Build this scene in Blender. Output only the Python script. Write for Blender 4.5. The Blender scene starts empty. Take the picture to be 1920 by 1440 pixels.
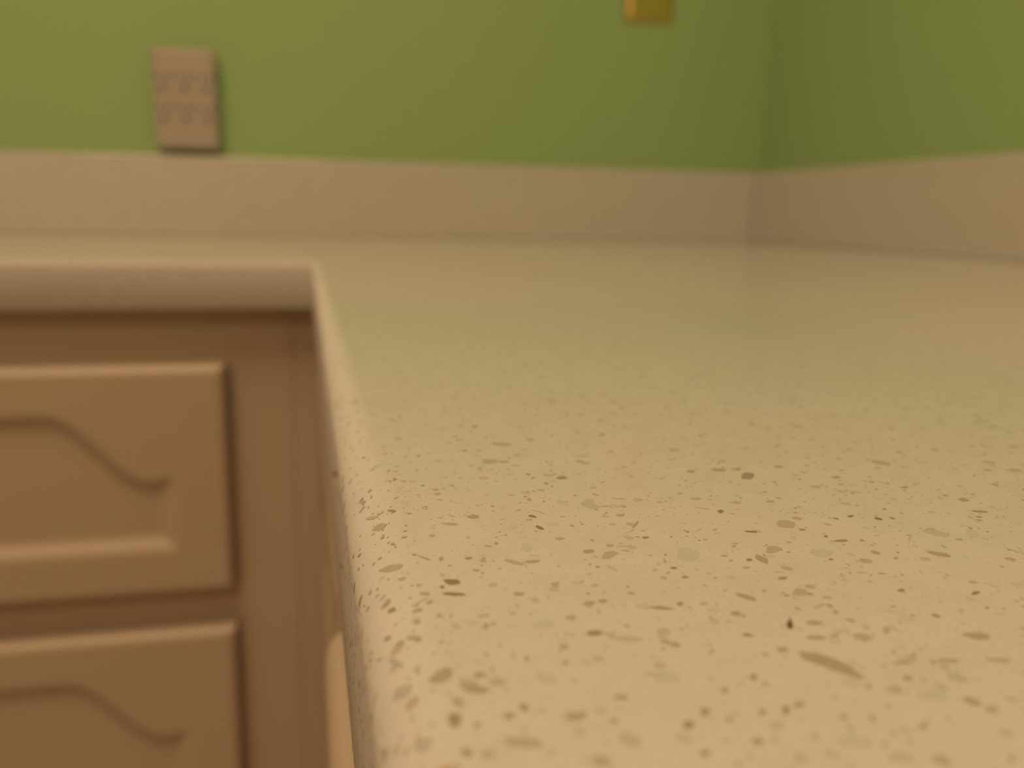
import bpy, bmesh, math, random
from mathutils import Matrix, Vector

# ------------------------------------------------------------------ camera
scene = bpy.context.scene
COL = scene.collection
FPX = 1659.0
cam_data = bpy.data.cameras.new('camera')
cam_data.sensor_fit = 'HORIZONTAL'
cam_data.sensor_width = 36.0
cam_data.lens = 36.0 * FPX / 1920.0
cam_data.clip_start = 0.004
cam_data.clip_end = 30
cam_data.dof.use_dof = True
cam_data.dof.focus_distance = 0.114
cam_data.dof.aperture_fstop = cam_data.lens / 1.9
cam = bpy.data.objects.new('camera', cam_data)
COL.objects.link(cam)
EX = Vector((0.97427729, -0.0261826, 0.22382633))    # world axes in camera space (right, down, forward)
EY = Vector((-0.22466985, -0.19010526, 0.95571097))
EZ = Vector((0.01752756, -0.98141452, -0.19109768))
cam.matrix_world = Matrix(((EX[0], -EX[1], -EX[2], 0.0),
                           (EY[0], -EY[1], -EY[2], 0.0),
                           (EZ[0], -EZ[1], -EZ[2], 0.039),
                           (0, 0, 0, 1)))
scene.camera = cam

# ------------------------------------------------------------------ light, world, exposure
world = bpy.data.worlds.new('world')
scene.world = world
world.use_nodes = True
world.node_tree.nodes['Background'].inputs[0].default_value = (1.0, 0.8, 0.55, 1)
world.node_tree.nodes['Background'].inputs[1].default_value = 0.05

def area(name, loc, size, power, color, rot=(0, 0, 0)):
    d = bpy.data.lights.new(name, 'AREA')
    d.shape = 'DISK'
    d.size = size
    d.energy = power
    d.color = color
    o = bpy.data.objects.new(name, d)
    o.location = loc
    o.rotation_euler = rot
    COL.objects.link(o)
    return o
area('ceiling_lamp_and_fill', (-0.32, 0.10, 1.46), 0.8, 16.8, (1.0, 0.69, 0.40))
area('ceiling_lamp_and_fill', (-0.88, -1.5, 1.46), 0.8, 16.5, (1.0, 0.69, 0.40))  # added fill behind the camera to brighten upright faces; no known fixture

scene.view_settings.view_transform = 'Standard'
scene.view_settings.look = 'None'
scene.view_settings.gamma = 1.0
scene.view_settings.use_curve_mapping = False
scene.view_settings.exposure = -0.03

# ------------------------------------------------------------------ helpers
def mat(name, color, rough=0.5, metal=0.0, noise=0.0, nscale=40.0, bump=0.0, bscale=300.0, spec=0.5, bdist=0.001):
    m = bpy.data.materials.new(name)
    m.use_nodes = True
    nt = m.node_tree
    b = nt.nodes['Principled BSDF']
    b.inputs['Base Color'].default_value = (*color, 1)
    b.inputs['Roughness'].default_value = rough
    b.inputs['Metallic'].default_value = metal
    b.inputs['Specular IOR Level'].default_value = spec
    tc = nt.nodes.new('ShaderNodeTexCoord')
    if noise > 0:
        n = nt.nodes.new('ShaderNodeTexNoise')
        n.inputs['Scale'].default_value = nscale
        n.inputs['Detail'].default_value = 4
        r = nt.nodes.new('ShaderNodeMix')
        r.data_type = 'RGBA'
        r.inputs[6].default_value = (*[c * (1 - noise) for c in color], 1)
        r.inputs[7].default_value = (*[min(1, c * (1 + noise)) for c in color], 1)
        nt.links.new(tc.outputs['Object'], n.inputs['Vector'])
        nt.links.new(n.outputs['Fac'], r.inputs[0])
        nt.links.new(r.outputs[2], b.inputs['Base Color'])
    if bump > 0:
        n2 = nt.nodes.new('ShaderNodeTexNoise')
        n2.inputs['Scale'].default_value = bscale
        n2.inputs['Detail'].default_value = 2
        bp = nt.nodes.new('ShaderNodeBump')
        bp.inputs['Strength'].default_value = bump
        bp.inputs['Distance'].default_value = bdist
        nt.links.new(tc.outputs['Object'], n2.inputs['Vector'])
        nt.links.new(n2.outputs['Fac'], bp.inputs['Height'])
        nt.links.new(bp.outputs['Normal'], b.inputs['Normal'])
    return m

QUARTZ = (0.62, 0.59, 0.56)
def quartz_material():
    """pale engineered stone: cream base, cloudy patches, grains too small for the modelled chips"""
    m = bpy.data.materials.new('quartz')
    m.use_nodes = True
    nt = m.node_tree
    b = nt.nodes['Principled BSDF']
    b.inputs['Roughness'].default_value = 0.13
    tc = nt.nodes.new('ShaderNodeTexCoord')
    cloud = nt.nodes.new('ShaderNodeTexNoise')
    cloud.inputs['Scale'].default_value = 140
    cloud.inputs['Detail'].default_value = 3
    mix1 = nt.nodes.new('ShaderNodeMix'); mix1.data_type = 'RGBA'
    mix1.inputs[6].default_value = (*[c * 0.93 for c in QUARTZ], 1)
    mix1.inputs[7].default_value = (*[c * 1.06 for c in QUARTZ], 1)
    vor = nt.nodes.new('ShaderNodeTexVoronoi')
    vor.inputs['Scale'].default_value = 1500
    ramp = nt.nodes.new('ShaderNodeValToRGB')
    ramp.color_ramp.elements[0].position = 0.12
    ramp.color_ramp.elements[0].color = (0.80, 0.77, 0.72, 1)
    ramp.color_ramp.elements[1].position = 0.30
    ramp.color_ramp.elements[1].color = (1, 1, 1, 1)
    mul = nt.nodes.new('ShaderNodeMix'); mul.data_type = 'RGBA'; mul.blend_type = 'MULTIPLY'
    mul.inputs[0].default_value = 0.6
    L = nt.links.new
    L(tc.outputs['Object'], cloud.inputs['Vector'])
    L(tc.outputs['Object'], vor.inputs['Vector'])
    L(cloud.outputs['Fac'], mix1.inputs[0])
    L(vor.outputs['Distance'], ramp.inputs['Fac'])
    L(mix1.outputs[2], mul.inputs[6])
    L(ramp.outputs['Color'], mul.inputs[7])
    # larger chips, where the modelled ones stop
    big = nt.nodes.new('ShaderNodeTexVoronoi')
    big.inputs['Scale'].default_value = 400
    L(tc.outputs['Object'], big.inputs['Vector'])
    sep = nt.nodes.new('ShaderNodeSeparateColor')
    L(big.outputs['Color'], sep.inputs['Color'])
    size = nt.nodes.new('ShaderNodeMath'); size.operation = 'MULTIPLY_ADD'     # chip radius differs from cell to cell
    size.inputs[1].default_value = 0.55
    size.inputs[2].default_value = -0.20
    L(sep.outputs['Red'], size.inputs[0])
    less = nt.nodes.new('ShaderNodeMath'); less.operation = 'LESS_THAN'
    L(big.outputs['Distance'], less.inputs[0])
    L(size.outputs[0], less.inputs[1])
    dark = nt.nodes.new('ShaderNodeMath'); dark.operation = 'MULTIPLY'
    L(less.outputs[0], dark.inputs[0])
    L(sep.outputs['Green'], dark.inputs[1])
    mul2 = nt.nodes.new('ShaderNodeMix'); mul2.data_type = 'RGBA'; mul2.blend_type = 'MULTIPLY'
    mul2.inputs[7].default_value = (0.73, 0.66, 0.56, 1)
    L(dark.outputs[0], mul2.inputs[0])
    L(mul.outputs[2], mul2.inputs[6])
    L(mul2.outputs[2], b.inputs['Base Color'])
    return m

M = {
    'quartz': quartz_material(),
    'wall': mat('green_paint', (0.335, 0.505, 0.225), 0.6, noise=0.04, nscale=3, bump=0.15, bscale=220, spec=0.3),
    'cream_wall': mat('cream_paint', (0.62, 0.56, 0.46), 0.7, noise=0.03, nscale=3, bump=0.15, bscale=220, spec=0.3),
    'ceiling': mat('ceiling_paint', (0.75, 0.73, 0.68), 0.9, noise=0.02, nscale=4),
    'floor': mat('floor_vinyl', (0.56, 0.45, 0.34), 0.45, noise=0.12, nscale=8),
    'thermofoil': mat('cabinet_foil', (0.49, 0.39, 0.305), 0.42, noise=0.02, nscale=10),
    'carcass': mat('cabinet_frame', (0.485, 0.385, 0.30), 0.5, noise=0.02, nscale=10),
    'toe': mat('toe_kick', (0.16, 0.12, 0.09), 0.7, noise=0.1, nscale=20),
    'plastic': mat('ivory_plastic', (0.46, 0.395, 0.345), 0.4, noise=0.02, nscale=20),
    'slot': mat('slot_dark', (0.05, 0.035, 0.025), 0.7, noise=0.1, nscale=60),
    'brass': mat('brass', (0.80, 0.59, 0.22), 0.27, metal=1.0, noise=0.06, nscale=25),
    'crumb': mat('crumb_brown', (0.26, 0.12, 0.035), 0.6, noise=0.3, nscale=1500),
    'crumb_yellow': mat('crumb_yellow', (0.55, 0.36, 0.08), 0.6, noise=0.2, nscale=900),
}
CHIP_COL = [(0.545, 0.53, 0.49), (0.50, 0.475, 0.42), (0.455, 0.415, 0.345), (0.405, 0.355, 0.285),
            (0.345, 0.285, 0.215), (0.28, 0.205, 0.155), (0.44, 0.37, 0.25)]
CHIP_M = [mat('stone_%d' % i, c, 0.22, noise=0.08, nscale=900) for i, c in enumerate(CHIP_COL)]

def add_box(bm, x0, x1, y0, y1, z0, z1, bevel=0.0, seg=2):
    vs = [bm.verts.new(p) for p in ((x0, y0, z0), (x1, y0, z0), (x1, y1, z0), (x0, y1, z0),
                                    (x0, y0, z1), (x1, y0, z1), (x1, y1, z1), (x0, y1, z1))]
    fs = [bm.faces.new([vs[i] for i in f]) for f in ((0, 3, 2, 1), (4, 5, 6, 7), (0, 1, 5, 4), (1, 2, 6, 5), (2, 3, 7, 6), (3, 0, 4, 7))]
    if bevel > 0:
        es = list({e for f in fs for e in f.edges})
        bmesh.ops.bevel(bm, geom=es, offset=bevel, segments=seg, profile=0.5, affect='EDGES')
    return bm

def obj(name, bm, material, parent=None, smooth=False):
    me = bpy.data.meshes.new(name)
    if isinstance(bm, bmesh.types.BMesh):
        bm.normal_update()
        bm.to_mesh(me)
        bm.free()
    else:
        me.from_pydata(*bm)
    for mm in (material if isinstance(material, (list, tuple)) else [material]):
        me.materials.append(mm)
    if smooth:
        for p in me.polygons:
            p.use_smooth = True
    o = bpy.data.objects.new(name, me)
    COL.objects.link(o)
    if parent is not None:
        o.parent = parent
        o.matrix_parent_inverse = Matrix.Translation(-Vector(parent.location)) if parent.type == 'EMPTY' else Matrix()
    return o

def box(name, x0, x1, y0, y1, z0, z1, material, parent=None, bevel=0.0, seg=2):
    return obj(name, add_box(bmesh.new(), x0, x1, y0, y1, z0, z1, bevel, seg), material, parent)

def tag(o, label=None, cat=None, group=None, kind=None):
    for k, v in (('label', label), ('category', cat), ('group', group), ('kind', kind)):
        if v:
            o[k] = v
    return o

def thing(name, loc, label, cat):
    o = bpy.data.objects.new(name, None)
    o.location = loc
    o.empty_display_size = 0.05
    COL.objects.link(o)
    return tag(o, label, cat)

# ------------------------------------------------------------------ room shell  (z = 0 is the worktop surface)
XW, YW = 0.703, 1.31              # faces of the right and back walls
XL, YF = -2.6, -2.3               # far left wall, wall behind the camera
ZF, ZC = -0.914, 1.50             # floor, ceiling
T = 0.1
def struct(name, *a, material, label):
    return tag(box(name, *a, material), label, None, None, 'structure')
struct('wall_back', XL - T, XW + T, YW, YW + T, ZF, ZC, material=M['wall'], label='green painted back wall above the pale backsplash')
struct('wall_right', XW, XW + T, YF, YW, ZF, ZC, material=M['wall'], label='green painted wall on the right, meeting back wall in a corner')
struct('wall_left', XL - T, XL, YF, YW, ZF, ZC, material=M['cream_wall'], label='cream painted wall on the far left of the kitchen')
struct('wall_front', XL - T, XW + T, YF - T, YF, ZF, ZC, material=M['cream_wall'], label='cream painted wall behind the viewer')
struct('floor', XL - T, XW + T, YF - T, YW + T, ZF - T, ZF, material=M['floor'], label='brown vinyl kitchen floor')
struct('ceiling', XL - T, XW + T, YF - T, YW + T, ZC, ZC + T, material=M['ceiling'], label='off white kitchen ceiling')

# ------------------------------------------------------------------ worktop
XE, YE = 0.0047, 0.700            # front edges of the near leg and of the run along the back wall
RR, TH = 0.007, 0.038             # top roundover, slab thickness
X_END, Y_END = -1.55, -1.25       # where the two runs stop, out of view

def build_worktop():
    prof = [(0.030, -TH), (0.002, -TH), (0.0006, -TH + 0.0006), (0, -TH + 0.002), (0, -0.0132)]
    for k in range(13):
        a = (math.pi / 2) * k / 12
        prof.append((RR - RR * math.cos(a), -RR + RR * math.sin(a)))
    prof.append((0.02, 0.0))
    bm = bmesh.new()
    rows = []
    for o_, z in prof:
        rows.append([bm.verts.new((XE + o_, Y_END, z)), bm.verts.new((XE + o_, YE + o_, z)), bm.verts.new((X_END, YE + o_, z))])
    for a, b in zip(rows[:-1], rows[1:]):
        for k in range(2):
            f = bm.faces.new((a[k], a[k + 1], b[k + 1], b[k]))
            f.smooth = True
    # flat top (three quads) and underside
    def plate(r, z, flip):
        A, B, Cc = r
        p = [bm.verts.new((XW, Y_END, z)), bm.verts.new((XW, B.co.y, z)), bm.verts.new((XW, YW, z)), bm.verts.new((B.co.x, YW, z)), bm.verts.new((X_END, YW, z))]
        fs = [(A, p[0], p[1], B), (B, p[1], p[2], p[3]), (Cc, B, p[3], p[4])]
        for f in fs:
            bm.faces.new(f[::-1] if flip else f)
    plate(rows[-1], 0.0, False)
    plate(rows[0], -TH, True)
    bmesh.ops.recalc_face_normals(bm, faces=bm.faces)
    return bm

worktop = tag(obj('countertop', build_worktop(), M['quartz']),
              'speckled cream stone countertop turning the corner with a rounded front edge', 'countertop')

def on_slab(u, v, lift):
    """flattened slab coordinate (u across, v along the near leg) -> point on the slab, over the roundover too"""
    s = XE + RR - u
    if s <= 0:
        return (u, v, lift)
    a = s / RR
    if a < math.pi / 2:
        r = RR + lift
        return (XE + RR - r * math.sin(a), v, -RR + r * math.cos(a))
    return (XE - lift, v, -RR - (s - RR * math.pi / 2))

def chip_geo(pts, lift, skirt):
    cu = sum(p[0] for p in pts) / len(pts)
    cv = sum(p[1] for p in pts) / len(pts)
    n = len(pts)
    vs = [on_slab(cu, cv, lift)] + [on_slab(u, v, lift) for u, v in pts]
    fs = [(0, 1 + k, 1 + (k + 1) % n) for k in range(n)]
    if skirt:
        vs += [on_slab(u, v, -0.0004) for u, v in pts]
        fs += [(1 + k, 1 + n + k, 1 + n + (k + 1) % n, 1 + (k + 1) % n) for k in range(n)]
    return vs, fs

CHIPS = [(2, [(29.35,132.72),(28.48,131.84),(27.81,131.33),(26.54,131.67),(26.46,132.81),(26.95,134.14),(28.29,134.16),(28.9,133.38)]),
 (4, [(37.38,122.09),(36.99,121.84),(36.28,121.58),(35.68,121.97),(35.7,122.35),(36.17,122.96),(36.64,123.05),(37.27,122.92)]),
 (3, [(21.05,107.55),(20.99,107.11),(20.28,106.94),(19.72,107.3),(19.48,107.85),(19.81,108.28),(20.55,108.34),(21.22,108.24)]),
 (5, [(28.48,106.26),(28.33,105.95),(27.93,106.13),(27.57,106.44),(27.52,106.86),(27.8,107.1),(28.17,107.1),(28.33,106.73)]),
 (5, [(28.27,101.5),(27.78,101.56),(27.46,102.28),(27.44,102.72),(27.73,103.23),(28.23,102.39)]),
 (1, [(37.99,108.45),(37.19,107.67),(36.43,108.23),(35.64,109.96),(35.91,110.78),(36.5,111.14),(37.41,110.97),(37.79,109.46)]),
 (4, [(10.78,111.75),(10.42,111.44),(9.96,112.21),(9.68,113.0),(10.05,112.97),(10.68,112.35)]),
 (2, [(9.29,107.98),(8.75,107.23),(8.03,107.25),(7.07,109.04),(7.87,109.47),(8.6,109.24)]),
 (1, [(8.39,112.41),(8.34,111.86),(7.39,112.55),(7.02,113.12),(6.64,114.03),(6.61,114.61),(7.39,113.72),(8.28,112.77)]),
 (2, [(9.81,94.0),(9.29,93.38),(8.25,93.8),(7.71,94.46),(6.84,96.11),(7.66,95.81),(8.46,95.51),(9.42,94.73)]),
 (4, [(17.76,94.11),(17.47,93.74),(17.21,93.62),(16.9,93.8),(16.87,94.04),(16.95,94.33),(17.35,94.43),(17.71,94.35)]),
 (2, [(23.11,91.11),(22.67,90.92),(22.01,91.54),(21.28,92.36),(21.18,92.84),(21.47,93.1),(22.38,92.43),(22.88,91.69)]),
 (3, [(25.11,91.75),(24.75,91.39),(24.01,91.33),(23.65,91.37),(23.42,91.72),(23.64,92.13),(24.2,92.18),(25.04,92.11)]),
 (5, [(15.26,87.46),(14.9,87.18),(14.04,87.13),(13.65,87.82),(13.54,88.68),(14.2,88.67),(15.13,88.4)]),
 (5, [(15.28,84.34),(14.84,84.3),(13.93,84.47),(12.92,84.98),(13.0,85.24),(13.29,85.39),(13.97,85.28),(15.1,84.79)]),
 (2, [(34.85,92.39),(33.83,91.46),(33.07,90.92),(32.26,91.18),(32.73,92.12),(33.36,93.01),(34.49,93.19)]),
 (1, [(19.02,86.54),(18.81,86.06),(18.35,85.92),(17.98,86.05),(17.98,86.44),(18.23,86.79),(18.57,86.95),(19.03,86.71)]),
 (3, [(21.28,83.47),(20.98,83.16),(20.51,83.19),(20.2,83.43),(20.18,83.78),(20.26,84.13),(20.76,84.09),(21.19,83.78)]),
 (1, [(22.43,81.35),(21.99,81.3),(21.62,81.58),(21.67,82.23),(22.19,82.61),(22.42,81.92)]),
 (3, [(29.38,80.33),(28.82,79.85),(28.32,79.96),(28.29,80.55),(28.83,80.83),(29.2,80.72)]),
 (4, [(7.88,84.84),(7.83,84.3),(7.3,84.57),(6.98,84.92),(6.97,85.37),(7.22,85.46),(7.74,85.25)]),
 (3, [(10.5,82.02),(10.37,81.88),(10.17,81.76),(9.89,81.99),(9.82,82.21),(9.99,82.51),(10.2,82.52),(10.44,82.35)]),
 (3, [(16.29,77.56),(16.22,77.05),(15.8,76.72),(15.55,77.03),(15.84,77.55),(16.12,77.69)]),
 (4, [(26.65,73.75),(26.05,73.24),(25.06,73.34),(24.99,73.99),(25.49,74.34),(26.22,74.27)]),
 (0, [(22.59,76.36),(22.08,75.78),(21.19,75.65),(20.42,75.73),(20.4,76.43),(20.42,76.99),(21.45,77.19),(22.56,77.02)]),
 (1, [(29.71,71.74),(29.09,71.46),(28.2,71.65),(27.41,72.12),(26.91,72.47),(27.47,72.66),(28.37,72.74),(29.87,72.08)]),
 (3, [(11.52,69.36),(11.03,68.34),(10.27,67.98),(9.38,68.58),(9.31,69.13),(10.28,69.91),(11.15,70.21)]),
 (3, [(14.09,65.71),(13.67,65.46),(12.63,65.51),(11.99,65.99),(11.73,66.61),(12.2,66.73),(12.96,66.73),(13.7,66.23)]),
 (1, [(7.37,73.29),(6.85,74.04),(6.23,75.32),(5.96,76.5),(6.24,76.46),(6.68,76.01),(7.34,74.03)]),
 (1, [(7.82,69.59),(7.34,68.63),(6.7,68.93),(5.62,70.01),(6.16,70.95),(6.82,70.66)]),
 (4, [(10.99,61.95),(10.43,61.07),(10.02,61.45),(9.93,62.43),(10.17,63.28),(10.88,62.84)]),
 (2, [(16.39,57.59),(16.16,57.16),(14.9,57.33),(13.78,57.77),(13.57,58.48),(14.06,58.95),(15.41,58.59),(16.15,58.09)]),
 (0, [(19.73,66.34),(19.34,65.82),(18.42,66.21),(18.19,66.93),(18.57,67.66),(18.97,67.76),(19.98,67.01)]),
 (4, [(16.32,62.29),(16.14,62.09),(15.87,62.37),(15.73,62.58),(15.78,63.04),(16.07,63.21),(16.4,63.05),(16.49,62.72)]),
 (3, [(15.12,61.47),(14.72,61.17),(14.3,61.4),(14.12,61.81),(14.52,62.2),(15.09,62.03)]),
 (3, [(20.86,60.85),(20.53,60.33),(19.69,60.15),(19.09,60.2),(18.75,60.63),(19.4,60.96),(19.86,61.08),(20.74,61.11)]),
 (2, [(22.62,71.67),(22.35,71.38),(21.95,71.29),(21.76,71.43),(21.6,71.8),(21.99,72.25),(22.29,72.27),(22.51,72.06)]),
 (4, [(10.99,57.37),(10.77,57.27),(10.42,57.41),(10.26,57.89),(10.41,58.31),(10.76,58.11),(10.98,57.82)]),
 (1, [(8.42,61.05),(8.26,60.51),(8.02,60.06),(7.15,60.49),(6.91,60.94),(6.79,61.82),(7.41,62.04),(8.05,61.53)]),
 (3, [(9.58,76.19),(9.48,75.93),(9.12,76.3),(8.83,76.86),(8.79,77.26),(8.96,77.48),(9.33,77.07),(9.65,76.48)]),
 (3, [(6.76,80.05),(6.71,79.78),(6.33,79.93),(6.13,80.04),(5.89,80.64),(6.06,80.77),(6.28,80.74),(6.52,80.58)]),
 (3, [(24.89,62.49),(24.7,62.2),(24.31,62.18),(23.67,62.5),(23.69,62.74),(23.82,62.92),(24.52,62.9),(24.85,62.75)]),
 (1, [(23.52,56.13),(23.33,55.64),(22.7,56.03),(22.04,56.86),(22.33,57.38),(22.82,57.91),(23.39,57.27),(23.81,56.87)]),
 (0, [(25.22,95.69),(24.5,94.5),(23.96,95.34),(23.82,95.83),(24.5,97.22),(25.18,97.33)]),
 (4, [(66.04,118.35),(64.96,117.05),(64.34,116.73),(63.36,117.26),(64.12,118.82),(64.94,119.86),(65.85,120.26),(66.53,119.51)]),
 (2, [(60.48,97.09),(59.71,96.35),(58.92,96.54),(58.16,97.13),(58.55,98.45),(59.33,99.24),(60.38,99.27),(61.11,98.28)]),
 (2, [(54.75,90.24),(53.97,89.54),(52.86,89.09),(52.06,89.31),(52.44,90.0),(53.23,91.13),(54.09,91.27),(54.53,90.88)]),
 (3, [(50.86,86.65),(50.43,86.02),(50.12,86.99),(49.94,87.88),(50.32,88.63),(50.74,89.1),(51.22,88.06),(51.27,87.33)]),
 (2, [(50.8,78.07),(50.32,77.69),(49.34,77.71),(48.9,77.99),(49.44,78.74),(50.15,79.46),(51.12,79.07)]),
 (3, [(44.61,77.66),(44.22,77.37),(43.65,77.97),(43.14,78.71),(43.03,79.39),(43.48,79.56),(43.97,79.05),(44.61,78.17)]),
 (5, [(49.4,87.65),(49.17,87.36),(48.68,87.34),(48.67,87.7),(48.96,88.0),(49.47,87.87)]),
 (5, [(53.8,103.76),(53.33,103.34),(53.0,103.32),(52.94,103.86),(53.19,104.4),(53.57,104.56),(53.93,104.59)]),
 (5, [(70.35,99.14),(70.05,98.88),(69.68,98.76),(69.3,98.84),(69.28,99.01),(69.57,99.31),(70.1,99.44),(70.41,99.45)]),
 (5, [(73.24,97.11),(72.96,96.92),(72.6,97.11),(72.43,97.58),(72.66,98.04),(73.07,98.18),(73.29,97.81),(73.45,97.42)]),
 (3, [(78.76,115.09),(78.39,114.85),(77.83,114.86),(77.61,115.29),(77.54,115.97),(77.97,115.99),(78.66,116.07),(78.91,115.77)]),
 (3, [(90.63,101.93),(90.11,101.69),(89.25,101.76),(89.45,102.72),(90.11,103.3),(90.72,103.31),(90.96,102.93)]),
 (1, [(77.86,90.22),(77.2,89.83),(76.28,90.55),(75.65,92.03),(75.98,92.83),(76.73,92.82),(77.69,92.49),(78.3,90.91)]),
 (4, [(89.75,97.3),(89.33,97.1),(88.33,97.27),(87.57,97.82),(87.73,98.01),(88.29,98.22),(89.02,98.0),(89.6,97.66)]),
 (3, [(73.38,84.42),(72.93,83.98),(71.92,84.55),(71.39,85.36),(71.31,86.03),(72.04,85.96),(72.87,85.7),(73.45,84.74)]),
 (3, [(65.48,86.63),(65.18,86.36),(64.73,86.65),(64.6,86.95),(64.7,87.41),(64.96,87.61),(65.4,87.31),(65.57,87.04)]),
 (0, [(81.53,89.45),(80.86,89.18),(80.02,89.27),(80.59,90.56),(81.71,91.89),(82.36,91.77),(82.71,91.07)]),
 (0, [(60.19,87.91),(59.2,87.22),(57.95,86.89),(57.2,87.86),(57.29,88.56),(57.84,88.95),(59.35,89.28),(59.82,88.71)]),
 (4, [(50.67,82.05),(50.42,81.85),(49.95,81.77),(49.55,82.07),(49.62,82.24),(49.92,82.46),(50.38,82.52),(50.77,82.43)]),
 (3, [(48.37,71.4),(47.79,71.27),(47.39,71.27),(46.86,71.65),(46.85,71.96),(47.22,72.18),(47.8,72.13),(48.34,71.75)]),
 (6, [(47.05,68.62),(46.51,68.41),(45.93,68.49),(45.23,68.79),(45.17,69.16),(45.66,69.37),(46.47,69.21),(46.93,68.98)]),
 (2, [(51.28,67.78),(50.72,67.37),(50.16,67.52),(49.61,67.97),(49.8,68.48),(50.19,69.01),(51.13,68.69),(51.47,68.05)]),
 (2, [(54.01,68.74),(53.43,68.38),(53.05,68.27),(53.26,68.92),(53.59,69.43),(54.16,69.68),(54.27,69.23)]),
 (3, [(62.44,65.65),(62.11,65.4),(60.76,65.67),(60.67,66.05),(60.24,66.76),(61.23,66.96),(62.36,66.67),(62.9,66.04)]),
 (6, [(45.9,59.92),(45.5,59.68),(45.2,59.66),(45.25,59.87),(45.4,60.18),(45.72,60.39),(45.91,60.2)]),
 (3, [(56.68,62.49),(56.2,62.24),(55.38,62.28),(54.49,62.5),(54.25,62.73),(54.68,62.92),(55.68,62.86),(56.25,62.71)]),
 (2, [(61.12,61.4),(60.48,61.17),(59.78,61.45),(59.07,61.91),(59.09,62.23),(59.63,62.32),(60.4,62.07),(61.01,61.68)]),
 (4, [(36.91,63.26),(36.76,63.03),(36.38,62.84),(36.32,63.16),(36.37,63.42),(36.64,63.73),(36.93,63.88),(37.09,63.61)]),
 (3, [(33.67,61.93),(33.31,61.59),(32.97,61.42),(32.87,61.7),(32.98,62.06),(33.12,62.29),(33.46,62.35),(33.58,62.17)]),
 (4, [(30.58,59.18),(30.27,58.77),(29.87,58.69),(29.76,59.02),(29.98,59.49),(30.28,59.72),(30.68,59.6)]),
 (3, [(31.85,57.68),(31.57,57.43),(31.27,57.51),(31.37,57.8),(31.69,58.24),(31.86,58.14)]),
 (4, [(28.61,57.69),(28.31,57.26),(27.94,57.21),(27.62,57.33),(27.7,57.83),(28.11,58.24),(28.36,58.24),(28.66,58.03)]),
 (4, [(37.1,58.09),(36.69,57.65),(36.36,57.53),(36.34,57.81),(36.42,58.27),(36.75,58.52),(37.03,58.75),(37.21,58.58)]),
 (3, [(38.8,58.71),(38.61,58.47),(37.9,58.29),(37.53,58.48),(37.88,58.78),(38.1,59.02),(38.81,58.99)]),
 (3, [(35.08,58.23),(34.74,57.96),(34.43,57.75),(34.27,57.98),(34.37,58.26),(34.66,58.64),(35.0,58.71),(35.12,58.54)]),
 (6, [(41.02,56.28),(40.79,55.96),(40.53,55.96),(40.49,56.09),(40.52,56.39),(40.84,56.65),(41.03,56.74),(41.19,56.58)]),
 (4, [(28.15,54.02),(28.03,53.77),(27.59,53.66),(27.45,53.82),(27.4,54.11),(27.65,54.35),(27.98,54.42),(28.17,54.24)]),
 (3, [(46.47,53.73),(46.12,53.55),(45.73,53.57),(45.74,53.89),(46.1,54.15),(46.49,54.22),(46.61,54.02)]),
 (4, [(36.71,78.14),(36.3,77.74),(35.96,77.97),(36.04,78.42),(36.33,78.66),(36.74,78.53)]),
 (3, [(41.47,74.83),(41.16,74.62),(40.55,74.68),(40.4,75.23),(40.85,75.48),(41.48,75.46)]),
 (3, [(32.84,69.86),(32.4,69.7),(31.86,69.97),(31.74,70.42),(32.35,70.7),(32.68,70.42)]),
 (5, [(39.76,86.82),(39.48,86.72),(39.21,86.79),(39.05,87.24),(39.45,87.42),(39.81,87.19)]),
 (4, [(40.11,84.24),(39.59,84.08),(39.3,84.18),(39.28,84.62),(39.68,84.85),(39.95,84.7)]),
 (5, [(61.55,76.86),(61.31,76.6),(60.91,76.54),(60.64,76.66),(60.67,76.92),(60.95,77.05),(61.36,77.15),(61.59,77.01)]),
 (5, [(69.31,74.83),(68.81,74.56),(68.34,74.37),(67.89,74.47),(68.14,74.76),(68.51,74.97),(68.88,75.1),(69.32,75.02)]),
 (3, [(51.26,73.22),(50.95,73.03),(50.82,73.16),(50.76,73.5),(51.04,73.78),(51.32,73.89),(51.37,73.48)]),
 (4, [(64.14,91.22),(64.02,90.92),(63.25,90.8),(62.63,90.96),(62.26,91.19),(62.7,91.53),(63.64,91.58),(64.16,91.44)]),
 (5, [(54.49,95.87),(54.23,95.64),(53.61,95.83),(53.12,96.17),(52.99,96.49),(53.32,96.58),(54.11,96.38),(54.43,96.21)]),
 (6, [(42.28,67.17),(41.8,66.88),(41.4,66.91),(41.14,67.34),(41.19,67.55),(41.58,67.83),(42.01,67.73),(42.23,67.55)]),
 (0, [(43.62,89.39),(43.06,88.93),(41.86,88.48),(40.98,89.67),(41.71,91.43),(42.37,92.54),(43.43,92.65),(44.27,90.8)]),
 (2, [(91.31,120.21),(90.37,119.91),(89.42,120.71),(89.02,122.04),(89.38,122.8),(90.13,123.2),(91.31,122.18),(91.54,121.07)]),
 (2, [(110.03,113.42),(109.18,113.19),(108.61,113.34),(108.07,113.77),(107.99,114.52),(109.0,114.68),(109.56,114.56),(110.42,114.04)]),
 (3, [(57.97,121.95),(57.61,121.59),(56.85,121.51),(56.62,121.91),(56.66,122.56),(57.14,122.81),(57.5,122.9),(57.92,122.57)]),
 (2, [(33.41,142.07),(32.82,141.44),(31.46,141.66),(30.31,142.94),(29.98,143.76),(31.09,144.26),(32.09,143.9),(33.29,143.03)]),
 (3, [(51.76,146.44),(51.27,145.75),(50.56,145.63),(50.52,146.38),(51.17,147.43),(51.66,147.23)]),
 (1, [(44.86,110.38),(44.27,109.86),(43.46,109.91),(43.46,110.92),(43.97,111.42),(44.69,111.2)]),
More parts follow.
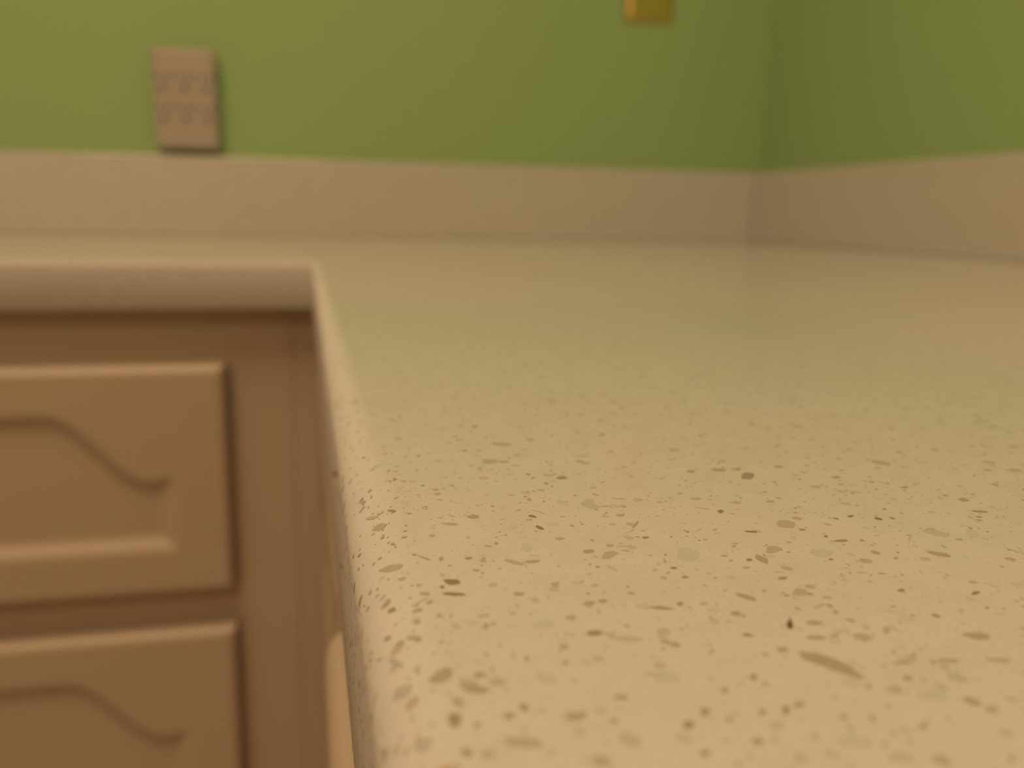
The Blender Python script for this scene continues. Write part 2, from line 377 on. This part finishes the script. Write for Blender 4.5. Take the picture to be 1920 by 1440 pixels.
 (3, [(30.24,155.95),(29.91,154.88),(29.17,154.85),(29.06,156.13),(29.23,156.89),(30.09,156.6)]),
 (0, [(30.46,64.68),(30.0,63.92),(28.53,63.94),(28.06,64.66),(28.4,65.7),(29.53,65.82),(30.37,65.22)]),
 (0, [(51.35,57.65),(51.0,57.14),(49.04,57.22),(48.62,58.02),(49.28,58.42),(50.85,58.8),(51.83,58.78)]),
 (0, [(41.17,52.9),(40.34,52.37),(38.56,52.67),(38.13,53.31),(39.21,54.13),(40.39,53.7)]),
 (3, [(32.78,54.5),(32.54,54.22),(32.13,54.22),(31.91,54.43),(31.9,54.72),(32.12,55.0),(32.7,55.18),(32.81,54.96)]),
 (2, [(53.84,54.71),(53.51,54.4),(52.82,54.36),(52.78,54.9),(53.01,55.24),(53.61,55.48),(54.13,55.26)]),
 (1, [(42.72,50.44),(42.48,50.16),(41.59,50.26),(40.91,50.4),(40.94,50.81),(41.58,51.14),(42.24,51.15),(42.78,50.79)]),
 (1, [(25.23,84.06),(24.93,83.6),(24.23,83.64),(24.03,84.09),(24.41,84.51),(25.06,84.43)]),
 (2, [(29.96,98.04),(29.57,97.71),(29.14,97.66),(28.85,97.9),(28.66,98.2),(28.96,98.58),(29.47,98.64),(29.81,98.41)]),
 (4, [(35.34,77.22),(34.71,77.18),(33.75,77.46),(33.32,77.71),(32.82,78.17),(33.61,78.12),(34.07,78.08),(34.9,77.59)]),
 (4, [(40.28,96.55),(39.97,96.31),(39.53,96.18),(39.31,96.56),(39.44,96.78),(39.79,96.95),(40.31,96.82)]),
 (6, [(0.53,154.39),(-2.34,162.04),(-5.75,173.21),(-11.82,193.92),(-14.4,204.73),(-10.36,192.49),(-4.92,174.71),(-0.07,157.62)]),
 (2, [(-10.28,138.15),(-13.03,143.43),(-16.06,150.97),(-18.3,157.34),(-18.3,158.59),(-15.25,151.98),(-10.5,139.84)]),
 (3, [(42.95,66.74),(44.44,66.24),(45.51,64.93),(46.09,63.36),(46.12,61.31),(45.52,61.34),(44.5,62.55),(43.61,64.04),(42.59,65.41)])]
lift_rnd = random.Random(3)
def stone_chip(ci, pts):
    area2 = sum(pts[k - 1][0] * pts[k][1] - pts[k][0] * pts[k - 1][1] for k in range(len(pts)))
    if area2 < 0:
        pts = pts[::-1]
    if min(p[0] for p in pts) < XE + RR:
        vs, fs = chip_geo(pts, 0.00006, True)
    else:
        vs, fs = chip_geo(pts, lift_rnd.uniform(0.000018, 0.000035), True)
    obj('stone_chip', (vs, [], fs), CHIP_M[ci], worktop)

for ci, pts in CHIPS:
    stone_chip(ci, [(u / 1000, v / 1000) for u, v in pts])

rnd = random.Random(11)
def random_chip(size):
    L = size
    W = size * rnd.uniform(0.3, 0.8)
    if rnd.random() < 0.12:
        L, W = L * 1.7, W * 0.4
    n = rnd.choice((4, 5, 6))
    rot = rnd.uniform(0, math.pi)
    out = []
    for k in range(n):
        a = 2 * math.pi * (k + rnd.uniform(-0.28, 0.28)) / n
        q = rnd.uniform(0.7, 1.1)
        px, py = math.cos(a) * L / 2 * q, math.sin(a) * W / 2 * q
        out.append((px * math.cos(rot) - py * math.sin(rot), px * math.sin(rot) + py * math.cos(rot)))
    return out

big, small = [], []
U_MIN = XE + RR - (RR * math.pi / 2 + 0.030)
def scatter(v0, v1, u1, density, smin):
    n = int((v1 - v0) * (u1 - U_MIN) * density)
    for _ in range(n):
        u, v = rnd.uniform(U_MIN, u1), rnd.uniform(v0, v1)
        s = min(0.0030, 0.00052 * math.exp(rnd.gauss(0, 0.58)))
        if s < smin:
            s = smin * rnd.uniform(0.8, 1.2)
        edge = u < XE + RR
        shape = random_chip(min(s, 0.0016) if edge else s)
        if s > 0.0013:
            ci = rnd.choice((0, 1, 1, 2, 2, 3, 3))
        else:
            ci = rnd.choices(range(7), (1, 2.5, 5, 6, 5, 3, 2))[0]
        if edge:
            ci = min(ci, 2)
        p = [(u + a, v + b) for a, b in shape]
        near = 0.055 < v < 0.17 and u < 0.02 + 0.75 * v
        (big if (near and s > 0.00125 and not edge) else small).append((ci, p, edge, s))
scatter(0.035, 0.20, 0.22, 230000, 0.00026)
scatter(0.20, 0.36, 0.36, 110000, 0.0006)
scatter(0.36, 0.70, 0.60, 26000, 0.0007)
big.sort(key=lambda c: -c[3])
for ci, p, e, s in big[:170]:
    stone_chip(ci, p)
small += big[170:]
vs, fs, mi = [], [], []
for ci, p, e, s in small:
    v_, f_ = chip_geo(p, (0.00005 if e else 0.000005) + rnd.uniform(0, 0.00001), False)
    b = len(vs)
    vs += v_
    fs += [tuple(i + b for i in f) for f in f_]
    mi += [ci] * len(f_)
grit = obj('stone_grit', (vs, [], fs), CHIP_M, worktop)
grit.data.polygons.foreach_set('material_index', mi)
tag(grit, 'fine brown and grey stone grains in the countertop', None, None, 'stuff')

# ------------------------------------------------------------------ backsplashes
YS, XS, HS = 1.29, 0.683, 0.105
tag(box('backsplash', X_END, XS, YS, YW, 0.0, HS, M['quartz'], None, 0.0015),
    'long cream stone backsplash along the back wall below the outlet tap', 'backsplash')
tag(box('backsplash', XS, XW, Y_END, YW, 0.0, HS, M['quartz'], None, 0.0015),
    'cream stone backsplash running along the right wall', 'backsplash')

# ------------------------------------------------------------------ drawer fronts with a routed arch groove
def arch_top(x, w, h, inset, drop, x1, x2):
    """height of the groove centre line at distance x from the middle of the drawer front"""
    top = h / 2 - 0.041
    ax = abs(x)
    if ax <= x1:
        return top
    if ax >= x2:
        return top - drop + 0.0018 * min(1.0, (ax - x2) / 0.012) ** 2
    t = (ax - x1) / (x2 - x1)
    return top - drop * 0.5 * (1 - math.cos(math.pi * t))

def drawer_mesh(w, h, thick=0.019):
    inset, drop, x2 = 0.046, 0.054, w / 2 - 0.058
    x1 = x2 - 0.074
    path = []
    n = 90
    xr = w / 2 - inset
    for k in range(n + 1):
        x = -xr + 2 * xr * k / n
        path.append((x, arch_top(x, w, h, inset, drop, x1, x2)))
    zb = -h / 2 + 0.0435
    loop = path + [(xr, zb), (-xr, zb)]
    segs = [(loop[k], loop[(k + 1) % len(loop)]) for k in range(len(loop))]
    def dist(x, z):
        best = 1.0
        for (ax, az), (bx, bz) in segs:
            dx, dz = bx - ax, bz - az
            if abs(x - ax) > 0.03 + abs(dx) or abs(z - az) > 0.03 + abs(dz):
                continue
            l2 = dx * dx + dz * dz
            t = max(0, min(1, ((x - ax) * dx + (z - az) * dz) / l2))
            d = math.hypot(x - ax - t * dx, z - az - t * dz)
            best = min(best, d)
        return best
    def inside(x, z):
        return abs(x) < xr and zb < z < arch_top(x, w, h, inset, drop, x1, x2)
    GW, GD, RB = 0.0072, 0.0056, 0.0075
    def axis(l):
        e = [RB * (1 - math.cos(math.pi / 2 * k / 6)) for k in range(6)]
        m = int((l - 2 * RB) / 0.0016)
        return [-l / 2 + q for q in e] + [-l / 2 + RB + (l - 2 * RB) * k / m for k in range(m + 1)] + [l / 2 - q for q in reversed(e)]
    xs, zs = axis(w), axis(h)
    vs, fs = [], []
    for z in zs:
        for x in xs:
            e = min(w / 2 - abs(x), h / 2 - abs(z))
            y = 0.0
            if e < RB:
                q = RB - e
                y = 0.85 * (RB - math.sqrt(max(0, RB * RB - q * q)))
            elif e > 0.02:
                d = min(dist(x, z), GW) * (1 if inside(x, z) else -1)
                y = GD * 0.5 * (1 + math.sin(math.pi / 2 * d / GW))
            vs.append((x, y - thick, z))
    nx, nz = len(xs), len(zs)
    for j in range(nz - 1):
        for i in range(nx - 1):
            a = j * nx + i
            fs.append((a, a + 1, a + nx + 1, a + nx))
    ring = [i for i in range(nx)] + [j * nx + nx - 1 for j in range(1, nz)] + [(nz - 1) * nx + i for i in range(nx - 2, -1, -1)] + [j * nx for j in range(nz - 2, 0, -1)]
    b = len(vs)
    vs += [(vs[i][0], 0.0, vs[i][2]) for i in ring]
    m = len(ring)
    nf = len(fs)
    for k in range(m):
        fs.append((ring[(k + 1) % m], ring[k], b + k, b + (k + 1) % m))
    fs.append(tuple(b + k for k in range(m - 1, -1, -1)))
    me = bpy.data.meshes.new('drawer_front')
    me.from_pydata(vs, [], fs)
    me.materials.append(M['thermofoil'])
    for k, p in enumerate(me.polygons):
        p.use_smooth = k < nf
    return me

def place(name, me, loc, rz, parent):
    o = bpy.data.objects.new(name, me)
    COL.objects.link(o)
    o.parent = parent
    o.location = Vector(loc) - Vector(parent.location)
    o.rotation_euler = (0, 0, rz)
    return o

DW, DH, GAP = 0.400, 0.1855, 0.032
DZ = [-0.0806 - DH / 2 - k * (DH + GAP) for k in range(3)]
dmesh = drawer_mesh(DW, DH)
YFR = 0.722                                     # face frame of the back run
DX = [-0.063 - DW / 2, -0.063 - DW / 2 - DW - 0.05]
ZB = DZ[2] - DH / 2 - 0.02                      # underside of the boxes
cab = thing('base_cabinet', (-0.50, 1.0, ZF), 'cream base cabinet under back countertop, drawer fronts routed with wavy arches', 'cabinet')
XC0, XC1 = DX[1] - DW / 2 - 0.05, -0.0125
FT = 0.019
box('body', XC0, XC1, YFR + FT, YS, ZB, -TH - 0.0005, M['carcass'], cab)
SW = 0.0635                                     # stile width
rail_z = [('top_rail', -0.092, -TH - 0.0005)]
for k in range(2):
    zc = DZ[k] - DH / 2 - GAP / 2
    rail_z.append(('rail', zc - 0.021, zc + 0.021))
rail_z.append(('bottom_rail', ZB, DZ[2] - DH / 2 + 0.01))
xm = (DX[0] + DX[1]) / 2
stiles = [(XC1 - SW, XC1), (xm - 0.036, xm + 0.036), (XC0, XC0 + SW)]
for x0, x1 in stiles:
    box('stile', x0, x1, YFR, YFR + FT, ZB, -TH - 0.0005, M['carcass'], cab)
for (a0, a1), (b0, b1) in zip(stiles[1:], stiles[:-1]):
    for nm, z0, z1 in rail_z:
        box(nm, a1, b0, YFR, YFR + FT, z0, z1, M['carcass'], cab)
for x in DX:
    for z in DZ:
        place('drawer_front', dmesh, (x, YFR - 0.0005, z), 0, cab)
box('toe_kick', XC0, XC1, YFR + 0.075, YFR + 0.09, ZF, ZB, M['toe'], cab)

# ------------------------------------------------------------------ cabinet under the near leg
XFR = XE + 0.0215
leg = thing('base_cabinet', (0.35, 0.0, ZF), 'cream base cabinet under near countertop edge, one drawer slightly ajar', 'cabinet')
YL0, YL1 = -0.62, 0.700
box('body', XFR + FT, XS, YL0, YFR, ZB, -TH - 0.0005, M['carcass'], leg)
LY = [0.242 - DW / 2, 0.276 + DW / 2]
ym = 0.259
stiles = [(YL0, YL0 + SW), (LY[0] - DW / 2 - 0.036, LY[0] - DW / 2 + 0.012), (ym - 0.030, ym + 0.030), (YL1 - SW, YL1)]
for y0, y1 in stiles:
    box('stile', XFR, XFR + FT, y0, y1, ZB, -TH - 0.0005, M['carcass'], leg)
for a, b in ((1, 2), (2, 3)):
    for nm, z0, z1 in rail_z:
        box(nm, XFR, XFR + FT, stiles[a][1], stiles[b][0], z0, z1, M['carcass'], leg)
box('blind_panel', XFR, XFR + FT, stiles[0][1], stiles[1][0], ZB, -TH - 0.0005, M['carcass'], leg)
for y, dx in ((LY[0], -0.0030), (LY[1], 0.0)):
    for k, z in enumerate(DZ):
        place('drawer_front', dmesh, (XFR - 0.0005 + (dx - 0.0015 if k == 0 and dx else 0), y, z), -math.pi / 2, leg)
box('toe_kick', XFR + 0.075, XFR + 0.09, YL0, YFR, ZF, ZB, M['toe'], leg)

# corner filler between the two cabinets
tag(box('filler_strip', XC1 + 0.0002, XFR + FT - 0.0005, YFR + 0.0006, YFR + FT, ZB, -TH - 0.0005, M['carcass'], None, 0.0006, 1),
    'narrow cream filler strip in the inner corner between the cabinets', 'filler strip')

# ------------------------------------------------------------------ six way outlet tap on the back wall
tx0, tx1, tz0, tz1, ty0 = -0.1885, -0.1085, 0.113, 0.2415, YW - 0.030
tap = thing('outlet_tap', ((tx0 + tx1) / 2, YW, tz0), 'beige six way wall outlet tap just above the backsplash', 'outlet')
box('housing', tx0, tx1, ty0, YW - 0.0003, tz0, tz1, M['plastic'], tap, 0.006, 4)
def disc(bm, cx, cz, r, y0, y1, n=14):
    a = [bm.verts.new((cx + r * math.cos(2 * math.pi * k / n), y0, cz + r * math.sin(2 * math.pi * k / n))) for k in range(n)]
    b = [bm.verts.new((cx + r * math.cos(2 * math.pi * k / n), y1, cz + r * math.sin(2 * math.pi * k / n))) for k in range(n)]
    bm.faces.new(a[::1]); bm.faces.new(b[::-1])
    for k in range(n):
        bm.faces.new((a[k], b[k], b[(k + 1) % n], a[(k + 1) % n]))
    bmesh.ops.recalc_face_normals(bm, faces=bm.faces)
for cz in (0.1985, 0.1595):
    for cx in (tx0 + 0.0125, (tx0 + tx1) / 2, tx1 - 0.0125):
        bm = bmesh.new()
        add_box(bm, cx - 0.0105, cx + 0.0105, ty0 - 0.0012, ty0 + 0.002, cz - 0.0145, cz + 0.0145, 0.001, 1)
        s = obj('socket', bm, M['plastic'], tap)
        for sx, hh in ((-0.0062, 0.0042), (0.0062, 0.005)):
            box('slot', cx + sx - 0.0013, cx + sx + 0.0013, ty0 - 0.0014, ty0 + 0.001, cz + 0.006 - hh, cz + 0.006 + hh, M['slot'], s)
        bm = bmesh.new()
        disc(bm, cx, cz - 0.0072, 0.0030, ty0 - 0.0014, ty0 + 0.001)
        obj('ground_hole', bm, M['slot'], s)

# ------------------------------------------------------------------ brass switch plate, only its foot is in the frame
px0, px1, pz0, pz1 = 0.4665, 0.5420, 0.3170, 0.4320
sw = thing('switch_plate', ((px0 + px1) / 2, YW, pz0), 'shiny brass wall plate on the back wall near the corner', 'switch plate')
bm = bmesh.new()
ring = []
for ins, dep in ((0.0, 0.0003), (0.0, 0.0012), (0.0035, 0.0050), (0.0085, 0.0066), (0.0105, 0.0068)):
    ring.append([bm.verts.new(p) for p in ((px0 + ins, YW - dep, pz0 + ins), (px1 - ins, YW - dep, pz0 + ins),
                                           (px1 - ins, YW - dep, pz1 - ins), (px0 + ins, YW - dep, pz1 - ins))])
for a, b in zip(ring[:-1], ring[1:]):
    for k in range(4):
        bm.faces.new((a[k], a[(k + 1) % 4], b[(k + 1) % 4], b[k]))
bm.faces.new(ring[-1])
bm.faces.new(ring[0][::-1])
obj('plate', bm, M['brass'], sw)
pcx, pcz = (px0 + px1) / 2, (pz0 + pz1) / 2
box('toggle', pcx - 0.0045, pcx + 0.0045, YW - 0.018, YW - 0.0066, pcz - 0.002, pcz + 0.010, M['plastic'], sw, 0.0015, 2)
for dz in (-0.030, 0.030):
    bm = bmesh.new()
    disc(bm, pcx, pcz + dz, 0.0036, YW - 0.0078, YW - 0.0066, 16)
    obj('screw', bm, M['brass'], sw)

# ------------------------------------------------------------------ crumbs
def lump(name, loc, rx, ry, rz, material, seed, stalk=0.0):
    r = random.Random(seed)
    bm = bmesh.new()
    bmesh.ops.create_icosphere(bm, subdivisions=3, radius=1.0)
    for v in bm.verts:
        k = 1 + 0.14 * math.sin(3.1 * v.co.x + seed) * math.cos(2.7 * v.co.y) + r.uniform(-0.05, 0.05)
        top = max(0.0, v.co.z)
        tx = 1 - 0.75 * top ** 1.2 if stalk else 1
        v.co = Vector((v.co.x * rx * k * tx, v.co.y * ry * k * tx, v.co.z * rz * k + (stalk * top ** 3 if stalk else 0)))
    zmin = min(v.co.z for v in bm.verts)
    for v in bm.verts:
        v.co += Vector(loc) - Vector((0, 0, zmin))
    return obj(name, bm, material, None, True)
tag(lump('crumb', (0.0447, 0.0713, 0.0), 0.00034, 0.0003, 0.00032, M['crumb'], 2, 0.00042),
    'tiny dark brown crumb with a pointed tip lying on the countertop', 'crumb')
tag(lump('crumb', (0.0086, 0.0556, -0.0004), 0.0005, 0.0005, 0.0004, M['crumb_yellow'], 5),
    'tiny yellow crumb on the rounded countertop edge', 'crumb')
